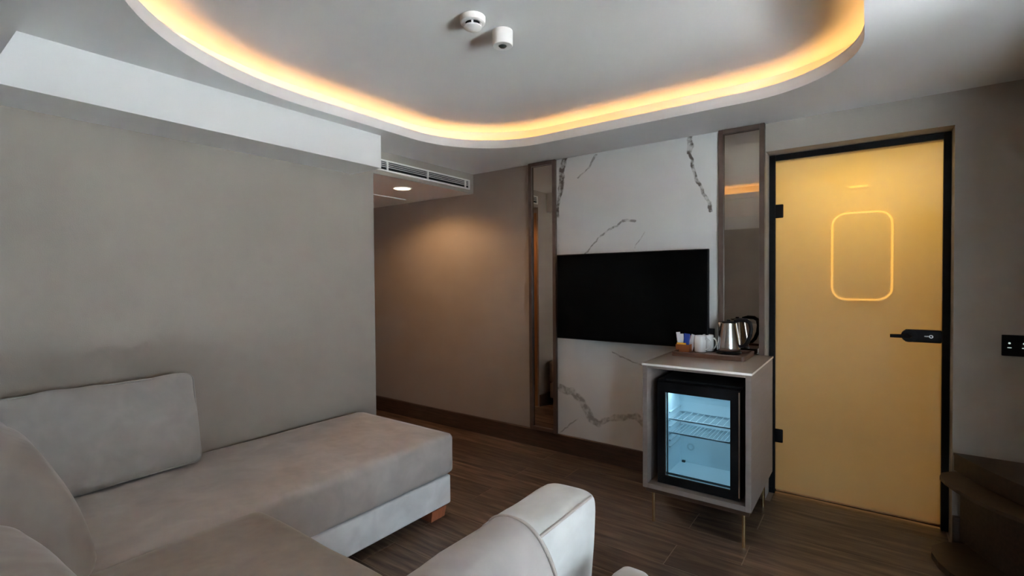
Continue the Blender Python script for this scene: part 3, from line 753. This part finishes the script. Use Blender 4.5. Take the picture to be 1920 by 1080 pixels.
frp = spline_loop([(-.768, .08), (-.766, .40), (-.764, .66), (-.756, .718), (-.730, .737), (-.66, .741), (-.622, .735), (-.606, .718), (-.604, .66), (-.610, .56), (-.625, .42), (-.640, .30), (-.650, .08), (-.70, .07)])
ysf = [(.90, 1.0)]+[(.90+(1.185-.90)*i/10, 1.0) for i in range(1, 11)]+[(1.203, .985), (1.212, .955)]
sweep_y('armrest', frp, ysf, sf, m='velvet_arm', wob=.007, seed=8)
tube('arm_seam', SO, sf, [(-.6085, y, .728) for y in (.93, 1.0, 1.08, 1.15, 1.19)], .004, 8)
# loose cushions
def piped_cushion(name, label, cx, cy_, cz, sx, sy_, sz, rot, bulge, r=.05, seed=0, axis=0, n=26, group='loose sofa cushions', wob=.012, shape=None, fab='velvet'):
    t = thing(name, label, 'cushion', (cx, cy_, cz-sz), group)
    soft('cushion_body', fab, t, cx, cy_, cz, sx, sy_, sz, r=r, bulge=bulge, n=n, wob=wob, wscale=6, seed=seed, rot=rot, shape=shape)
    return t
ry = Matrix.Rotation(R(-12), 3, 'Y')
def wall_cush(p):      # lumpy top, slightly drawn-in sides
    f = p.z/.215
    if f > .5: p.z += .010*noise.noise(Vector((p.y*9, 3, 1)))
    return p
wc = piped_cushion('back_cushion', 'grey velvet cushion leaning on the left wall above the chaise', -2.622, .642, .672, .062, .345, .208, ry, (.045, .0, .006), r=.030, seed=4, shape=wall_cush, fab='cushion')
pp = []
for y, z in rect_loop(-.342, .342, -.205, .205, .03, 4):
    q = ry @ Vector((.046, y, z)); pp.append((q.x-2.622, q.y+.642, q.z+.672))
tube('piping', 'cushion', wc, pp, .0038, 8, closed=True)
def corner_cush(p):
    # +x top corner slumps
    t_ = max(0, (p.x+.05)/.40); p.z -= .20*t_**2.4*max(0, (p.z+.22)/.44)
    p.y += .02*max(0, t_)*(1-abs(p.z)/.3)
    return p
piped_cushion('back_cushion', 'slumped grey velvet back cushion in the corner of the sofa', -2.105, .245, .672, .385, .105, .215, Matrix.Rotation(R(18), 3, 'X'), (.02, .035, .02), r=.075, seed=5, shape=corner_cush, fab='velvet_shaded')
c2 = piped_cushion('back_cushion', 'grey velvet back cushion cut off by the lower left corner', -1.275, .150, .602, .395, .120, .152, Matrix.Rotation(R(18), 3, 'X'), (.02, .04, .015), r=.06, seed=6, fab='velvet_shaded')

# armchair whose arm tip shows at the lower edge
ac = thing('armchair', 'light grey velvet armchair with its rounded arm tip at the lower edge', 'armchair', (-.2, .6, 0))
def arm_block(x0, x1):
    soft('armrest', SO, ac, (x0+x1)/2, .62, .32, (x1-x0)/2, .575, .265, r=.035, bulge=(.006, .004, .004), n=18, wob=.003, seed=9)
arm_block(-.528, -.430)
box('seat_base', SO, ac, -.428, .158, .12, 1.10, .06, .22, bev=.02, seg=3)
box('backrest', SO, ac, -.525, .16, -.10, .10, .06, .86, bev=.05, seg=4)
soft('seat_cushion', SO, ac, -.13, .62, .30, .295, .48, .078, r=.04, bulge=(0, .01, .012), n=16, wob=.003)
for x in (-.49, .10):
    for y in (.12, 1.10):
        bm = bmesh.new(); add_box(bm, x-.03, x+.03, y-.03, y+.03, 0, .058); obj('leg', bm, 'legwood', ac)

# ------------------------------------------------------------------ curved wooden console at the right wall
cs = thing('curved_console', 'dark wooden wall console with curved front and rounded shelf', 'console', (.52, WY-.15, 0))
def bow(x0, y0, x1, y1, sag, n=14):
    out = []
    d = Vector((x1-x0, y1-y0)); nn = Vector((d.y, -d.x)).normalized()
    for i in range(n+1):
        t_ = i/n; p = Vector((x0, y0))+d*t_+nn*sag*math.sin(math.pi*t_); out.append((p.x, p.y))
    return out
YB = WY-.026
def clip(l): return l+[(RX-.002, YB)]
bm = bmesh.new(); add_prism(bm, clip(bow(.335, YB, RX-.002, 2.62, .035)), .442, .455); obj('top_board', bm, 'console', cs)
bm = bmesh.new(); add_prism(bm, clip(bow(.337, YB, RX-.002, 2.625, .033)), .370, .442); obj('apron', bm, 'console', cs)
bm = bmesh.new(); add_prism(bm, clip(bow(.36, YB, RX-.002, 2.66, .03)), .03, .350); obj('body', bm, 'darkwood', cs)
shp = [(.40, YB), (.330, YB-.02), (.285, YB-.07), (.272, YB-.13), (.285, YB-.20), (.315, YB-.28), (.36, YB-.36), (.42, YB-.44), (.50, YB-.51), (.60, YB-.57), (RX-.002, YB-.61), (RX-.002, YB)]
bm = bmesh.new(); add_prism(bm, shp, .352, .368); obj('rounded_shelf', bm, 'console', cs)
bs = [(.40, YB-.02), (.30, YB-.06), (.245, YB-.14), (.238, YB-.21), (.255, YB-.30), (.285, YB-.37), (.35, YB-.45), (.46, YB-.54), (RX-.002, YB-.62), (RX-.002, YB-.02)]
bm = bmesh.new(); add_prism(bm, bs, 0.0005, .03); obj('base_board', bm, 'console', cs)
